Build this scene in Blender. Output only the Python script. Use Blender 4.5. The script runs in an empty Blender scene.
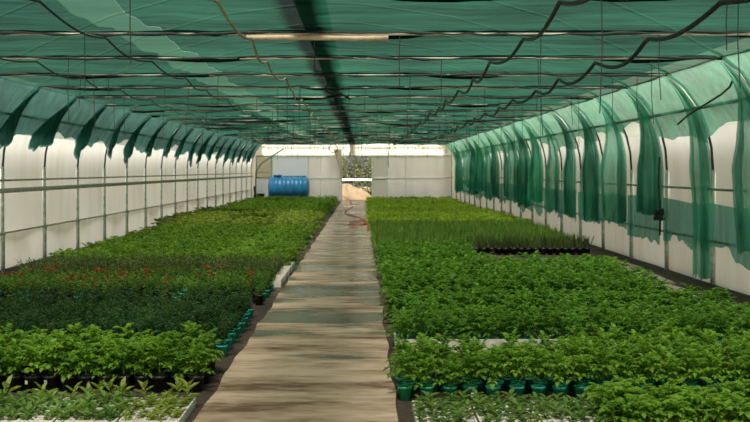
import bpy, math, random
import numpy as np
from mathutils import Vector

random.seed(7)
PI = math.pi
S = bpy.context.scene
COL = S.collection

# ------------------------------------------------------------------ layout
CAM_Z = 1.55
FPX = 980.0
VPX, VPY = 362.5, 170.0
XL, XR = -5.58, 4.72          # side walls
EL, ER = -5.05, 4.10          # eaves of the shade net
ZC = 2.825                    # tie bars / shade net
Y_END = 49.25
Y_BACK = -7.0
FRAMES = [5.2 + 2.0 * i for i in range(23)]     # 5.2 .. 49.2
PATH_L, PATH_R = -1.012, 0.212

def px(x, y, z):
    return VPX + FPX * x / y, VPY - FPX * (z - CAM_Z) / y

def in_view(x, y, z=0.2, m=105):
    if y < 1: return False
    a, b = px(x, y, z)
    return -m < a < 750 + m and b < 422 + 40

ORD = ['zeroth', 'first', 'second', 'third', 'fourth', 'fifth', 'sixth', 'seventh', 'eighth', 'ninth', 'tenth', 'eleventh',
       'twelfth', 'thirteenth', 'fourteenth', 'fifteenth', 'sixteenth', 'seventeenth', 'eighteenth', 'nineteenth', 'twentieth']
TENS = {2: 'twenty', 3: 'thirty', 4: 'forty', 5: 'fifty'}
def ordn(n):
    if n <= 20: return ORD[n]
    t, u = divmod(n, 10)
    return (TENS[t][:-1] + 'ieth') if u == 0 else TENS[t] + '-' + ORD[u]

# ------------------------------------------------------------------ materials
def new_mat(name):
    m = bpy.data.materials.new(name); m.use_nodes = True
    nt = m.node_tree; nt.nodes.clear()
    out = nt.nodes.new('ShaderNodeOutputMaterial')
    return m, nt, out

def N(nt, typ, **kw):
    n = nt.nodes.new(typ)
    for k, v in kw.items():
        if k.startswith('i_'): n.inputs[k[2:].replace('_', ' ')].default_value = v
        else: setattr(n, k, v)
    return n

def rgb(c): return (c[0], c[1], c[2], 1.0)

def ramp(nt, src, stops):
    r = N(nt, 'ShaderNodeValToRGB')
    e = r.color_ramp.elements
    while len(e) < len(stops): e.new(0.5)
    for i, (p, c) in enumerate(stops):
        e[i].position = p; e[i].color = rgb(c) if len(c) == 3 else c
    nt.links.new(src, r.inputs[0])
    return r.outputs[0]

def noise(nt, scale, detail=3.0, stretch=(1, 1, 1), coord='Object', rough=0.55, loc=(0, 0, 0)):
    if coord == 'Position':
        src = N(nt, 'ShaderNodeNewGeometry').outputs['Position']
    else:
        src = N(nt, 'ShaderNodeTexCoord').outputs[coord]
    mp = N(nt, 'ShaderNodeMapping')
    mp.inputs['Scale'].default_value = stretch
    mp.inputs['Location'].default_value = loc
    nt.links.new(src, mp.inputs['Vector'])
    n = N(nt, 'ShaderNodeTexNoise')
    n.inputs['Scale'].default_value = scale; n.inputs['Detail'].default_value = detail
    n.inputs['Roughness'].default_value = rough
    nt.links.new(mp.outputs[0], n.inputs['Vector'])
    return n.outputs['Fac']

def mix_rgb(nt, fac, a, b, mode='MIX'):
    n = N(nt, 'ShaderNodeMix', data_type='RGBA', blend_type=mode)
    for sock, v in ((n.inputs[0], fac), (n.inputs[6], a), (n.inputs[7], b)):
        if hasattr(v, 'links') or hasattr(v, 'is_linked'): nt.links.new(v, sock)
        else: sock.default_value = v if not isinstance(v, tuple) else rgb(v)
    return n.outputs[2]

def math_n(nt, op, a, b=None):
    n = N(nt, 'ShaderNodeMath', operation=op)
    for i, v in enumerate((a, b)):
        if v is None: continue
        if hasattr(v, 'is_linked'): nt.links.new(v, n.inputs[i])
        else: n.inputs[i].default_value = v
    return n.outputs[0]

def mix_sh(nt, fac, a, b):
    n = N(nt, 'ShaderNodeMixShader')
    if hasattr(fac, 'is_linked'): nt.links.new(fac, n.inputs[0])
    else: n.inputs[0].default_value = fac
    nt.links.new(a, n.inputs[1]); nt.links.new(b, n.inputs[2])
    return n.outputs[0]

def solid(name, c, rough=0.6, metal=0.0, var=0.25, scale=12.0, spec=0.5, bump=0.0):
    m, nt, out = new_mat(name)
    p = N(nt, 'ShaderNodeBsdfPrincipled')
    f = noise(nt, scale, 4)
    lo = tuple(x * (1 - var) for x in c); hi = tuple(min(1, x * (1 + var)) for x in c)
    nt.links.new(ramp(nt, f, [(0.3, lo), (0.7, hi)]), p.inputs['Base Color'])
    p.inputs['Roughness'].default_value = rough; p.inputs['Metallic'].default_value = metal
    p.inputs['Specular IOR Level'].default_value = spec
    if bump:
        b = N(nt, 'ShaderNodeBump'); b.inputs['Strength'].default_value = bump
        nt.links.new(f, b.inputs['Height']); nt.links.new(b.outputs[0], p.inputs['Normal'])
    nt.links.new(p.outputs[0], out.inputs[0])
    return m

def leaf_mat(name, c, c2, trans=0.38, nscale=5.0):
    """leaf: diffuse + soft gloss + light that passes through; colour varies plant to plant and leaf to leaf"""
    m, nt, out = new_mat(name)
    f = noise(nt, nscale, 3, coord='Position')
    f2 = noise(nt, 60.0, 1, coord='Position')
    oi = N(nt, 'ShaderNodeObjectInfo').outputs['Random']
    s = math_n(nt, 'ADD', math_n(nt, 'MULTIPLY', f, 0.5), math_n(nt, 'ADD', math_n(nt, 'MULTIPLY', oi, 0.25), math_n(nt, 'MULTIPLY', f2, 0.5)))
    col = ramp(nt, s, [(0.35, c), (0.85, c2)])
    p = N(nt, 'ShaderNodeBsdfPrincipled')
    nt.links.new(col, p.inputs['Base Color'])
    p.inputs['Roughness'].default_value = 0.5; p.inputs['Specular IOR Level'].default_value = 0.25
    t = N(nt, 'ShaderNodeBsdfTranslucent')
    nt.links.new(mix_rgb(nt, 1.0, col, (1.25, 1.15, 0.6), 'MULTIPLY'), t.inputs['Color'])
    nt.links.new(mix_sh(nt, trans, p.outputs[0], t.outputs[0]), out.inputs[0])
    return m

def net_mat(name, c_dif, c_tr, holes=0.28, streak=(0.6, 5.0, 5.0), amp=0.35, k_tr=0.6):
    m, nt, out = new_mat(name)
    f = noise(nt, 1.6, 5, streak, coord='Position', rough=0.65)
    g = noise(nt, 0.5, 2, (1, 1, 1), coord='Position', loc=(3, 1, 0))
    s = math_n(nt, 'ADD', math_n(nt, 'MULTIPLY', f, 0.6), math_n(nt, 'MULTIPLY', g, 0.4))
    k = ramp(nt, s, [(0.38, (1 - amp,) * 3), (0.5, (1, 1, 1)), (0.61, (1 + amp,) * 3)])
    d = N(nt, 'ShaderNodeBsdfDiffuse'); t = N(nt, 'ShaderNodeBsdfTranslucent'); tr = N(nt, 'ShaderNodeBsdfTransparent')
    nt.links.new(mix_rgb(nt, 1.0, k, c_dif, 'MULTIPLY'), d.inputs[0])
    nt.links.new(mix_rgb(nt, 1.0, k, c_tr, 'MULTIPLY'), t.inputs[0])
    tr.inputs[0].default_value = (1, 1, 1, 1)
    body = mix_sh(nt, k_tr, d.outputs[0], t.outputs[0])
    nt.links.new(mix_sh(nt, holes, body, tr.outputs[0]), out.inputs[0])
    return m

def film_mat(name, c, clear=0.0, k_tr=0.7, dirt=(0.55, 0.5, 0.42), stretch=(1, 1, 0.25), amt=0.35, sc=2.2):
    m, nt, out = new_mat(name)
    f = noise(nt, sc, 5, stretch, coord='Position')
    col = mix_rgb(nt, ramp(nt, f, [(0.45, (0, 0, 0)), (0.8, (amt,) * 3)]), c, dirt)
    d = N(nt, 'ShaderNodeBsdfDiffuse'); t = N(nt, 'ShaderNodeBsdfTranslucent'); tr = N(nt, 'ShaderNodeBsdfTransparent')
    nt.links.new(col, d.inputs[0]); nt.links.new(col, t.inputs[0])
    body = mix_sh(nt, k_tr, d.outputs[0], t.outputs[0])
    nt.links.new(mix_sh(nt, clear, body, tr.outputs[0]) if clear else body, out.inputs[0])
    return m

M = {}
M['net'] = net_mat('green_shade_net', (0.030, 0.13, 0.085), (0.0036, 0.0185, 0.0122), holes=0.078, amp=.5)
M['net_thin'] = net_mat('thin_shade_net', (0.035, 0.15, 0.10), (0.0042, 0.0215, 0.0140), holes=0.088, amp=.5)
M['net_dense'] = net_mat('dense_shade_net', (0.025, 0.11, 0.075), (0.0030, 0.0155, 0.0108), holes=0.070, amp=.5)
M['net_pale'] = net_mat('pale_green_net', (0.08, 0.20, 0.13), (0.0095, 0.031, 0.020), holes=0.115, amp=0.15)
M['net_hem'] = net_mat('folded_green_net', (0.012, 0.05, 0.038), (0.0012, 0.004, 0.003), holes=0.0)
M['net_side'] = net_mat('side_green_net', (0.05, 0.24, 0.17), (0.13, 0.50, 0.36), holes=0.18, streak=(4, 4, 0.8))
M['net_blue'] = net_mat('blue_green_net', (0.05, 0.165, 0.15), (0.085, 0.27, 0.255), holes=0.06, streak=(3, 3, 1.2))
M['net_curtain'] = net_mat('hanging_green_net', (0.07, 0.31, 0.22), (0.19, 0.62, 0.47), holes=0.18, streak=(5, 5, 0.5), amp=0.4)
M['net_dark'] = net_mat('dark_hanging_net', (0.045, 0.16, 0.14), (0.10, 0.33, 0.28), holes=0.08, streak=(5, 5, 0.5), amp=0.4)
M['net_lower'] = net_mat('lower_green_net', (0.05, 0.25, 0.20), (0.11, 0.50, 0.41), holes=0.14, streak=(6, 6, 0.5), amp=0.3)
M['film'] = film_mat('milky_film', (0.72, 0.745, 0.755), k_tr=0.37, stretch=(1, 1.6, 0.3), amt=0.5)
M['film_edge'] = film_mat('dimmed_roof_edge_film', (0.48, 0.54, 0.51), k_tr=0.18, amt=0.3)  # tone and transmission cut here to dim the sunlit roof edge
M['film_edge_right'] = film_mat('right_roof_edge_film', (0.58, 0.62, 0.56), k_tr=0.25, amt=0.3)  # same film dimmed less, so light through the right edge looks stronger
M['film_skirt'] = film_mat('milky_skirt_film', (0.77, 0.79, 0.80), k_tr=0.39, stretch=(1, 1, 0.6), amt=0.55, sc=2.0)
M['film_roof'] = film_mat('roof_film', (0.55, 0.80, 0.70), clear=0.965, k_tr=0.5, amt=0.2)
M['film_end'] = film_mat('end_film', (0.88, 0.85, 0.78), k_tr=0.75, amt=0.15)
M['panel'] = film_mat('end_panel', (0.90, 0.91, 0.90), k_tr=0.72, amt=0.3)
M['panel_blue'] = film_mat('pale_blue_panel', (0.82, 0.89, 0.94), k_tr=0.72, amt=0.15)
M['panel_tan'] = film_mat('tan_flap', (0.52, 0.46, 0.38), k_tr=0.3, amt=0.3)
M['panel_grey'] = film_mat('door_leaf_sheet', (0.75, 0.73, 0.67), k_tr=0.35, amt=0.3)
M['steel'] = solid('dull_galvanised_steel', (0.52, 0.59, 0.52), 0.6, 0.0)
M['steel_pale'] = solid('pale_tie_bar', (0.62, 0.58, 0.48), 0.5, 0.0, 0.5, 3.0)
M['bow'] = solid('dull_roof_bow', (0.05, 0.06, 0.055), 0.8)
M['rail'] = solid('side_rail', (0.55, 0.51, 0.44), 0.7, 0.0)
M['rail_green'] = solid('purlin', (0.16, 0.26, 0.21), 0.6, 0.0)
M['black'] = solid('black_rubber', (0.012, 0.014, 0.014), 0.5)
M['cord'] = solid('dark_cord', (0.03, 0.045, 0.04), 0.7)
M['rope_tan'] = solid('tan_rope', (0.42, 0.36, 0.26), 0.8)
M['batten'] = solid('tan_batten', (0.78, 0.60, 0.42), 0.6, var=0.2)
M['ridge'] = solid('dark_ridge_timber', (0.035, 0.025, 0.016), 0.8)
M['pot_green'] = solid('green_pot', (0.018, 0.30, 0.14), 0.45, var=0.12)
M['pot_teal'] = solid('teal_pot', (0.018, 0.36, 0.26), 0.45, var=0.12)
M['pot_black'] = solid('black_pot', (0.012, 0.012, 0.013), 0.5)
M['soil_pot'] = solid('potting_soil', (0.03, 0.02, 0.014), 0.95, var=0.5, scale=60, bump=0.5)
M['tray'] = solid('white_foam_tray', (0.68, 0.65, 0.58), 0.8, var=0.18, scale=25)
M['tag'] = solid('white_plant_label', (0.75, 0.75, 0.72), 0.5, var=0.05)
M['tank'] = solid('blue_plastic_tank', (0.02, 0.19, 0.42), 0.38, var=0.15, scale=3)
M['hose'] = solid('orange_hose', (0.45, 0.10, 0.05), 0.5)
M['plank'] = solid('weathered_plank', (0.36, 0.31, 0.24), 0.85, var=0.45, scale=8)
M['stem'] = solid('green_stem', (0.06, 0.12, 0.03), 0.6)
M['bark'] = solid('grey_bark', (0.10, 0.08, 0.06), 0.9, var=0.4)
M['rock'] = solid('ochre_earth', (0.058, 0.039, 0.019), 0.9, var=0.35, scale=2.0, bump=0.6)  # albedo set far below real earth, standing in for outdoor shade
M['white_pipe'] = solid('white_pipe', (0.8, 0.78, 0.72), 0.5)
M['flower'] = solid('red_flower', (0.42, 0.035, 0.02), 0.6, var=0.4)

M['leaf_lush'] = leaf_mat('lush_leaf', (0.07, 0.19, 0.022), (0.25, 0.45, 0.055))
M['leaf_mid'] = leaf_mat('mid_leaf', (0.045, 0.148, 0.021), (0.17, 0.37, 0.05))
M['leaf_bright'] = leaf_mat('bright_leaf', (0.065, 0.175, 0.018), (0.21, 0.39, 0.045))
M['leaf_dark'] = leaf_mat('dark_leaf', (0.018, 0.055, 0.022), (0.065, 0.14, 0.045))
M['leaf_flower'] = leaf_mat('flower_leaf', (0.04, 0.12, 0.025), (0.16, 0.30, 0.05))
M['leaf_brown'] = leaf_mat('feathery_leaf', (0.045, 0.085, 0.025), (0.13, 0.18, 0.055))
M['leaf_grass'] = leaf_mat('grass_leaf', (0.10, 0.23, 0.035), (0.27, 0.44, 0.08))
M['leaf_pale'] = leaf_mat('pale_leaf', (0.12, 0.24, 0.022), (0.32, 0.46, 0.06))
M['leaf_far'] = leaf_mat('far_leaf', (0.07, 0.17, 0.022), (0.21, 0.36, 0.05))
M['leaf_seed'] = leaf_mat('seedling_leaf', (0.06, 0.15, 0.035), (0.18, 0.30, 0.07))
M['leaf_yellow'] = leaf_mat('yellow_green_leaf', (0.13, 0.22, 0.03), (0.34, 0.42, 0.09))
M['leaf_tree'] = leaf_mat('grey_green_tree_leaf', (0.032, 0.040, 0.012), (0.090, 0.100, 0.030))  # darkened as well: the shade out here is put into the leaf colour
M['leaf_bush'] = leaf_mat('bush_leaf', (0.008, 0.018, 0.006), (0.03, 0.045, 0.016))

# soil floor
def floor_mat():
    m, nt, out = new_mat('dark_soil')
    p = N(nt, 'ShaderNodeBsdfPrincipled')
    f = noise(nt, 1.3, 6, (1, 0.5, 1), coord='Position'); f2 = noise(nt, 18, 4, coord='Position')
    s = math_n(nt, 'ADD', math_n(nt, 'MULTIPLY', f, 0.6), math_n(nt, 'MULTIPLY', f2, 0.4))
    nt.links.new(ramp(nt, s, [(0.38, (0.030, 0.022, 0.016)), (0.55, (0.075, 0.055, 0.038)), (0.68, (0.22, 0.17, 0.12))]), p.inputs['Base Color'])
    p.inputs['Roughness'].default_value = 0.95
    b = N(nt, 'ShaderNodeBump'); b.inputs['Strength'].default_value = 0.7; b.inputs['Distance'].default_value = 0.03
    nt.links.new(f2, b.inputs['Height']); nt.links.new(b.outputs[0], p.inputs['Normal'])
    nt.links.new(p.outputs[0], out.inputs[0]); return m
M['soil'] = floor_mat()

def path_mat():
    """worn concrete with brown stains and wet patches that mirror the roof"""
    m, nt, out = new_mat('worn_concrete')
    p = N(nt, 'ShaderNodeBsdfPrincipled')
    f = noise(nt, 2.2, 6, (0.35, 1.3, 1), coord='Position', rough=0.6)
    g = noise(nt, 9.0, 4, (0.5, 1.4, 1), coord='Position', loc=(2, 5, 0))
    w = noise(nt, 1.5, 4, (0.4, 1.2, 1), coord='Position', loc=(7.3, 2.1, 0))
    pos = N(nt, 'ShaderNodeSeparateXYZ'); nt.links.new(N(nt, 'ShaderNodeNewGeometry').outputs['Position'], pos.inputs[0])
    mr = N(nt, 'ShaderNodeMapRange'); nt.links.new(pos.outputs['Y'], mr.inputs[0])
    mr.inputs[1].default_value = 7.2; mr.inputs[2].default_value = 9.5; mr.inputs[3].default_value = -0.22; mr.inputs[4].default_value = 0.02
    wet = ramp(nt, math_n(nt, 'ADD', w, mr.outputs[0]), [(0.45, (0, 0, 0)), (0.53, (1, 1, 1))])
    dry = ramp(nt, math_n(nt, 'ADD', math_n(nt, 'MULTIPLY', f, 0.65), math_n(nt, 'MULTIPLY', g, 0.35)),
               [(0.37, (0.135, 0.078, 0.043)), (0.45, (0.34, 0.24, 0.16)), (0.58, (0.54, 0.415, 0.305))])
    nt.links.new(mix_rgb(nt, math_n(nt, 'MULTIPLY', wet, 0.72), dry, (0.085, 0.065, 0.045)), p.inputs['Base Color'])
    rr = N(nt, 'ShaderNodeMapRange'); nt.links.new(wet, rr.inputs[0])
    rr.inputs[3].default_value = 0.75; rr.inputs[4].default_value = 0.16
    nt.links.new(rr.outputs[0], p.inputs['Roughness'])
    b = N(nt, 'ShaderNodeBump'); b.inputs['Strength'].default_value = 0.25; b.inputs['Distance'].default_value = 0.01
    nt.links.new(f, b.inputs['Height']); nt.links.new(b.outputs[0], p.inputs['Normal'])
    nt.links.new(p.outputs[0], out.inputs[0]); return m
M['path'] = path_mat()
M['ground_out'] = solid('sandy_ground', (0.12, 0.10, 0.065), 0.95, var=0.3, scale=0.8)

# ------------------------------------------------------------------ mesh building
class MB:
    def __init__(self): self.v = []; self.f = []
    def add(self, vs, fs):
        b = len(self.v); self.v.extend([tuple(p) for p in vs]); self.f.extend([tuple(b + i for i in q) for q in fs])
    def box(self, c, s, rz=0.0):
        cx, cy, cz = c; hx, hy, hz = s[0] / 2, s[1] / 2, s[2] / 2
        co, si = math.cos(rz), math.sin(rz)
        vs = []
        for dz in (-hz, hz):
            for dx, dy in ((-hx, -hy), (hx, -hy), (hx, hy), (-hx, hy)):
                vs.append((cx + dx * co - dy * si, cy + dx * si + dy * co, cz + dz))
        self.add(vs, [(0, 3, 2, 1), (4, 5, 6, 7), (0, 1, 5, 4), (1, 2, 6, 5), (2, 3, 7, 6), (3, 0, 4, 7)])
    def tube(self, pts, r, n=8, cap=True):
        pts = [Vector(p) for p in pts]; rs = r if isinstance(r, (list, tuple)) else [r] * len(pts)
        rings = []
        up = None
        for i, p in enumerate(pts):
            d = (pts[min(i + 1, len(pts) - 1)] - pts[max(i - 1, 0)]).normalized()
            if up is None:
                up = Vector((0, 0, 1)) if abs(d.z) < 0.9 else Vector((1, 0, 0))
            a = d.cross(up); a = a.normalized() if a.length > 1e-6 else d.orthogonal().normalized()
            b = a.cross(d).normalized(); up = b
            rings.append([p + (a * math.cos(2 * PI * k / n) + b * math.sin(2 * PI * k / n)) * rs[i] for k in range(n)])
        vs = [q for ring in rings for q in ring]; fs = []
        for i in range(len(pts) - 1):
            for k in range(n):
                fs.append((i * n + k, i * n + (k + 1) % n, (i + 1) * n + (k + 1) % n, (i + 1) * n + k))
        if cap:
            fs.append(tuple(range(n - 1, -1, -1))); fs.append(tuple((len(pts) - 1) * n + k for k in range(n)))
        self.add(vs, fs)
    def lathe(self, prof, c=(0, 0, 0), n=16, axis='z', cap0=True, cap1=True):
        vs = []; fs = []
        for r, h in prof:
            for k in range(n):
                a = 2 * PI * k / n
                if axis == 'z': vs.append((c[0] + r * math.cos(a), c[1] + r * math.sin(a), c[2] + h))
                else: vs.append((c[0] + h, c[1] + r * math.cos(a), c[2] + r * math.sin(a)))
        for i in range(len(prof) - 1):
            for k in range(n):
                fs.append((i * n + k, i * n + (k + 1) % n, (i + 1) * n + (k + 1) % n, (i + 1) * n + k))
        if cap0: fs.append(tuple(range(n - 1, -1, -1)))
        if cap1: fs.append(tuple((len(prof) - 1) * n + k for k in range(n)))
        self.add(vs, fs)
    def grid(self, fn, nu, nv):
        vs = [fn(i / nu, j / nv) for j in range(nv + 1) for i in range(nu + 1)]
        fs = [(j * (nu + 1) + i, j * (nu + 1) + i + 1, (j + 1) * (nu + 1) + i + 1, (j + 1) * (nu + 1) + i) for j in range(nv) for i in range(nu)]
        self.add(vs, fs)
    def mesh(self, name, mat, smooth=False):
        me = bpy.data.meshes.new(name); me.from_pydata(self.v, [], self.f); me.materials.append(mat)
        if smooth: me.polygons.foreach_set('use_smooth', [True] * len(me.polygons))
        me.update(); return me
    def obj(self, name, mat, parent=None, smooth=False, loc=None):
        return link(name, self.mesh(name, mat, smooth), parent, loc)

def link(name, me, parent=None, loc=None):
    o = bpy.data.objects.new(name, me); COL.objects.link(o)
    if parent is not None: o.parent = parent
    if loc is not None: o.location = loc
    return o

def tag(o, label, cat, group=None):
    o['label'] = label; o['category'] = cat
    if group: o['group'] = group
    return o
def thing(name, loc, label, cat, group=None, rz=0.0):
    o = bpy.data.objects.new(name, None); COL.objects.link(o)
    o.location = loc; o.rotation_euler = (0, 0, rz); o.empty_display_size = 0.05
    return tag(o, label, cat, group)
def struct(o): o['kind'] = 'structure'; return o

def np_mesh(name, V, F, mat, smooth=False):
    """V (n,3), F (m,4) arrays"""
    me = bpy.data.meshes.new(name)
    me.vertices.add(len(V)); me.vertices.foreach_set('co', np.ascontiguousarray(V, dtype=np.float32).ravel())
    k = F.shape[1]
    me.loops.add(F.size); me.loops.foreach_set('vertex_index', np.ascontiguousarray(F, dtype=np.int32).ravel())
    me.polygons.add(len(F)); me.polygons.foreach_set('loop_start', np.arange(0, F.size, k, dtype=np.int32))
    try: me.polygons.foreach_set('loop_total', np.full(len(F), k, dtype=np.int32))
    except Exception: pass
    me.materials.append(mat)
    me.update(calc_edges=True); me.validate()
    return me

# ------------------------------------------------------------------ plants (numpy: six-point folded leaves)
class Foliage:
    """collects leaves; every leaf is two quads folded along the midrib"""
    def __init__(self, seed): self.r = random.Random(seed); self.V = []; self.F = []; self.n = 0
    def leaf(self, p, d, up, L, W, cup=0.25, droop=0.0):
        d = d.normalized(); s = d.cross(up)
        s = s.normalized() if s.length > 1e-5 else d.orthogonal().normalized()
        n = s.cross(d).normalized()
        q = lambda a, b, c: p + d * (a * L) + s * (b * W) + n * (c * W - droop * L * a * a)
        pts = [q(0, 0, 0), q(.33, .5, cup), q(.72, .36, cup * .8), q(1, 0, 0), q(.72, -.36, cup * .8), q(.33, -.5, cup)]
        self.V.extend([tuple(x) for x in pts]); b = self.n
        self.F.extend([(b, b + 1, b + 2, b + 3), (b, b + 3, b + 4, b + 5)]); self.n += 6
    def stick(self, a, b, w):
        d = (b - a); s = d.orthogonal().normalized() * w; t = d.cross(s).normalized() * w
        for e in (s, t):
            self.V.extend([tuple(a - e), tuple(a + e), tuple(b + e * .5), tuple(b - e * .5)])
            k = self.n; self.F.append((k, k + 1, k + 2, k + 3)); self.n += 4
    def arrays(self): return np.array(self.V, dtype=np.float64), np.array(self.F, dtype=np.int64)

UP = Vector((0, 0, 1))
def pol(az, el): return Vector((math.cos(az) * math.cos(el), math.sin(az) * math.cos(el), math.sin(el)))

def compound(seed, h, rad, nl=11, pairs=3, ll=0.03, z0=0.0, erect=0.6):
    """several arching leaves of paired leaflets"""
    F = Foliage(seed); R = F.r
    F.stick(Vector((0, 0, z0)), Vector((R.uniform(-.01, .01), R.uniform(-.01, .01), z0 + h * .7)), .004)
    for i in range(nl):
        t = i / max(1, nl - 1)
        az = i * 2.399 + R.uniform(-.4, .4)
        base = Vector((0, 0, z0 + h * (.12 + .55 * t)))
        el = erect * (.25 + .95 * t) + R.uniform(-.2, .2)
        L = rad * (1.0 - .25 * t) * R.uniform(.8, 1.15)
        d = pol(az, el)
        pts = []
        for k in range(pairs + 1):
            s = (k + 1.0) / (pairs + 1)
            pts.append(base + d * (L * s) - UP * (L * .35 * s * s))
        F.stick(base, pts[-1], .0018)
        for k, p in enumerate(pts):
            dd = (pts[k] - (pts[k - 1] if k else base)).normalized()
            sz = ll * R.uniform(.8, 1.2) * (1.0 if k < pairs else 1.25)
            if k < pairs:
                side = dd.cross(UP).normalized()
                for sg in (-1, 1):
                    F.leaf(p, dd * .55 + side * sg + UP * R.uniform(-.25, .35), UP, sz, sz * .62, .3, .25)
            else:
                F.leaf(p - dd * sz * .2, dd + UP * R.uniform(-.2, .3), UP, sz, sz * .7, .25, .25)
    return F.arrays()

def shrublet(seed, h, rad, stems=6, per=9, ll=0.022, z0=0.0):
    F = Foliage(seed); R = F.r
    for i in range(stems):
        az = i * 2.399 + R.uniform(-.3, .3); lean = R.uniform(.1, 1) * rad
        a = Vector((0, 0, z0)); b = Vector((math.cos(az) * lean, math.sin(az) * lean, z0 + h * R.uniform(.75, 1.05)))
        F.stick(a, b, .0025)
        for k in range(per):
            t = .2 + .8 * k / (per - 1)
            p = a.lerp(b, t); la = k * 2.2 + R.uniform(-.5, .5)
            F.leaf(p, pol(la, R.uniform(-.1, .8)), UP, ll * R.uniform(.8, 1.25), ll * .6, .2, .2)
    return F.arrays()

def grassy(seed, h, rad, blades=24, w=0.006, z0=0.0):
    F = Foliage(seed); R = F.r
    for i in range(blades):
        az = R.uniform(0, 2 * PI); r0 = rad * .5 * math.sqrt(R.random())
        p = Vector((math.cos(az) * r0, math.sin(az) * r0, z0))
        d = pol(az + R.uniform(-.6, .6), R.uniform(.85, 1.5))
        F.leaf(p, d, pol(az + PI / 2, 0).cross(d), h * R.uniform(.6, 1.15), w * 2, .1, .22)
    return F.arrays()

def feathery(seed, h, rad, stems=9, per=8, z0=0.0, ll=.03):
    F = Foliage(seed); R = F.r
    for i in range(stems):
        az = i * 2.399; lean = R.uniform(.2, 1) * rad
        a = Vector((0, 0, z0)); b = Vector((math.cos(az) * lean, math.sin(az) * lean, z0 + h * R.uniform(.7, 1.1)))
        F.stick(a, b, .002)
        for k in range(per):
            t = .15 + .85 * k / (per - 1)
            F.leaf(a.lerp(b, t), pol(R.uniform(0, 6.28), R.uniform(.1, 1.0)), UP, ll, ll * .3, .1, .1)
    return F.arrays()

def rosette(seed, h, rad, nl=7, w=.6, z0=0.0, el=(.3, 1.0)):
    F = Foliage(seed); R = F.r
    F.stick(Vector((0, 0, z0)), Vector((0, 0, z0 + h * .4)), .0025)
    for i in range(nl):
        az = i * 2.399 + R.uniform(-.3, .3); t = i / nl
        L = rad * R.uniform(.75, 1.1)
        F.leaf(Vector((0, 0, z0 + h * (.15 + .45 * t))), pol(az, el[0] + (el[1] - el[0]) * t), UP, L, L * w, .25, .35)
    return F.arrays()

def mesh_of(name, arr, mat): return np_mesh(name, arr[0], arr[1], mat)

def field(name, variants, spots, mat, label, cat, group=None):
    """the uncounted rest of a crop: one object"""
    if not spots: return None
    Vs, Fs, b = [], [], 0
    rr = random.Random(5)
    for (x, y, s) in spots:
        V, F = variants[rr.randrange(len(variants))]
        a = rr.uniform(0, 2 * PI); c, sn = math.cos(a) * s, math.sin(a) * s
        W = np.empty_like(V)
        W[:, 0] = V[:, 0] * c - V[:, 1] * sn + x; W[:, 1] = V[:, 0] * sn + V[:, 1] * c + y; W[:, 2] = V[:, 2] * s
        Vs.append(W); Fs.append(F + b); b += len(V)
    o = link(name, np_mesh(name, np.concatenate(Vs), np.concatenate(Fs), mat))
    o['kind'] = 'stuff'; o['label'] = label; o['category'] = cat
    return o

# ------------------------------------------------------------------ hoop profile
PROF_R = [(4.72, 0.0), (4.72, 1.55), (4.70, 1.85), (4.64, 2.12), (4.53, 2.40), (4.34, 2.66), (4.10, 2.86), (4.0, 2.913), (3.5, 3.18), (2.6, 3.58), (1.4, 3.92), (0.0, 4.12)]
PROF_L = [(-5.58, 0.0), (-5.58, 1.6), (-5.56, 1.85), (-5.50, 2.12), (-5.39, 2.42), (-5.23, 2.66), (-5.02, 2.87), (-4.4, 3.2), (-3.4, 3.62), (-2.2, 3.95), (-0.9, 4.12), (-0.43, 4.14)]
def prof_at(P, t):
    """point at arc fraction t of a polyline"""
    seg = [math.dist(P[i], P[i + 1]) for i in range(len(P) - 1)]; tot = sum(seg); d = t * tot
    for i, s in enumerate(seg):
        if d <= s or i == len(seg) - 1:
            u = min(1, d / s); return (P[i][0] + (P[i + 1][0] - P[i][0]) * u, P[i][1] + (P[i + 1][1] - P[i][1]) * u)
        d -= s
def hoop_z(x):
    P = PROF_R if x > 0 else PROF_L
    for i in range(1, len(P) - 1):
        (x0, z0), (x1, z1) = P[i], P[i + 1]
        if min(x0, x1) - 1e-9 <= x <= max(x0, x1) + 1e-9 and abs(x1 - x0) > 1e-6:
            return z0 + (z1 - z0) * (x - x0) / (x1 - x0)
    return 4.13
def hoop_x(P, z):
    for i in range(len(P) - 1):
        (x0, z0), (x1, z1) = P[i], P[i + 1]
        if z0 <= z <= z1: return x0 + (x1 - x0) * (z - z0) / (z1 - z0)
    return P[0][0]

# ------------------------------------------------------------------ setting
m = MB(); m.box((-0.43, (Y_END + Y_BACK) / 2, -0.06), (10.5, Y_END - Y_BACK + 0.2, 0.12))
struct(m.obj('floor', M['soil']))
m = MB(); m.grid(lambda u, v: (-45 + 90 * u, -30 + 130 * v, -0.13), 8, 8)
struct(m.obj('ground_outside', M['ground_out']))

# walkway: slabs in one strip with slightly uneven edges
def path_pt(u, v):
    y = 3.0 + (Y_END + 0.4 - 3.0) * v
    x = PATH_L + (PATH_R - PATH_L) * u
    e = 0.012 * math.sin(y * 3.1) + 0.008 * math.sin(y * 7.7)
    if u < 0.01 or u > 0.99: x += e
    return (x, y, 0.045 + 0.004 * math.sin(y * 2.3 + u * 3))
m = MB(); m.grid(path_pt, 6, 240)
for side, u in ((-1, 0.0), (1, 1.0)):
    m.grid(lambda a, b, u=u: (path_pt(u, b)[0], path_pt(u, b)[1], path_pt(u, b)[2] * (1 - a)), 1, 240)
m.grid(lambda a, b: (path_pt(a, 0)[0], 3.0, path_pt(a, 0)[2] * b), 6, 1)
struct(m.obj('walkway', M['path']))

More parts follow.
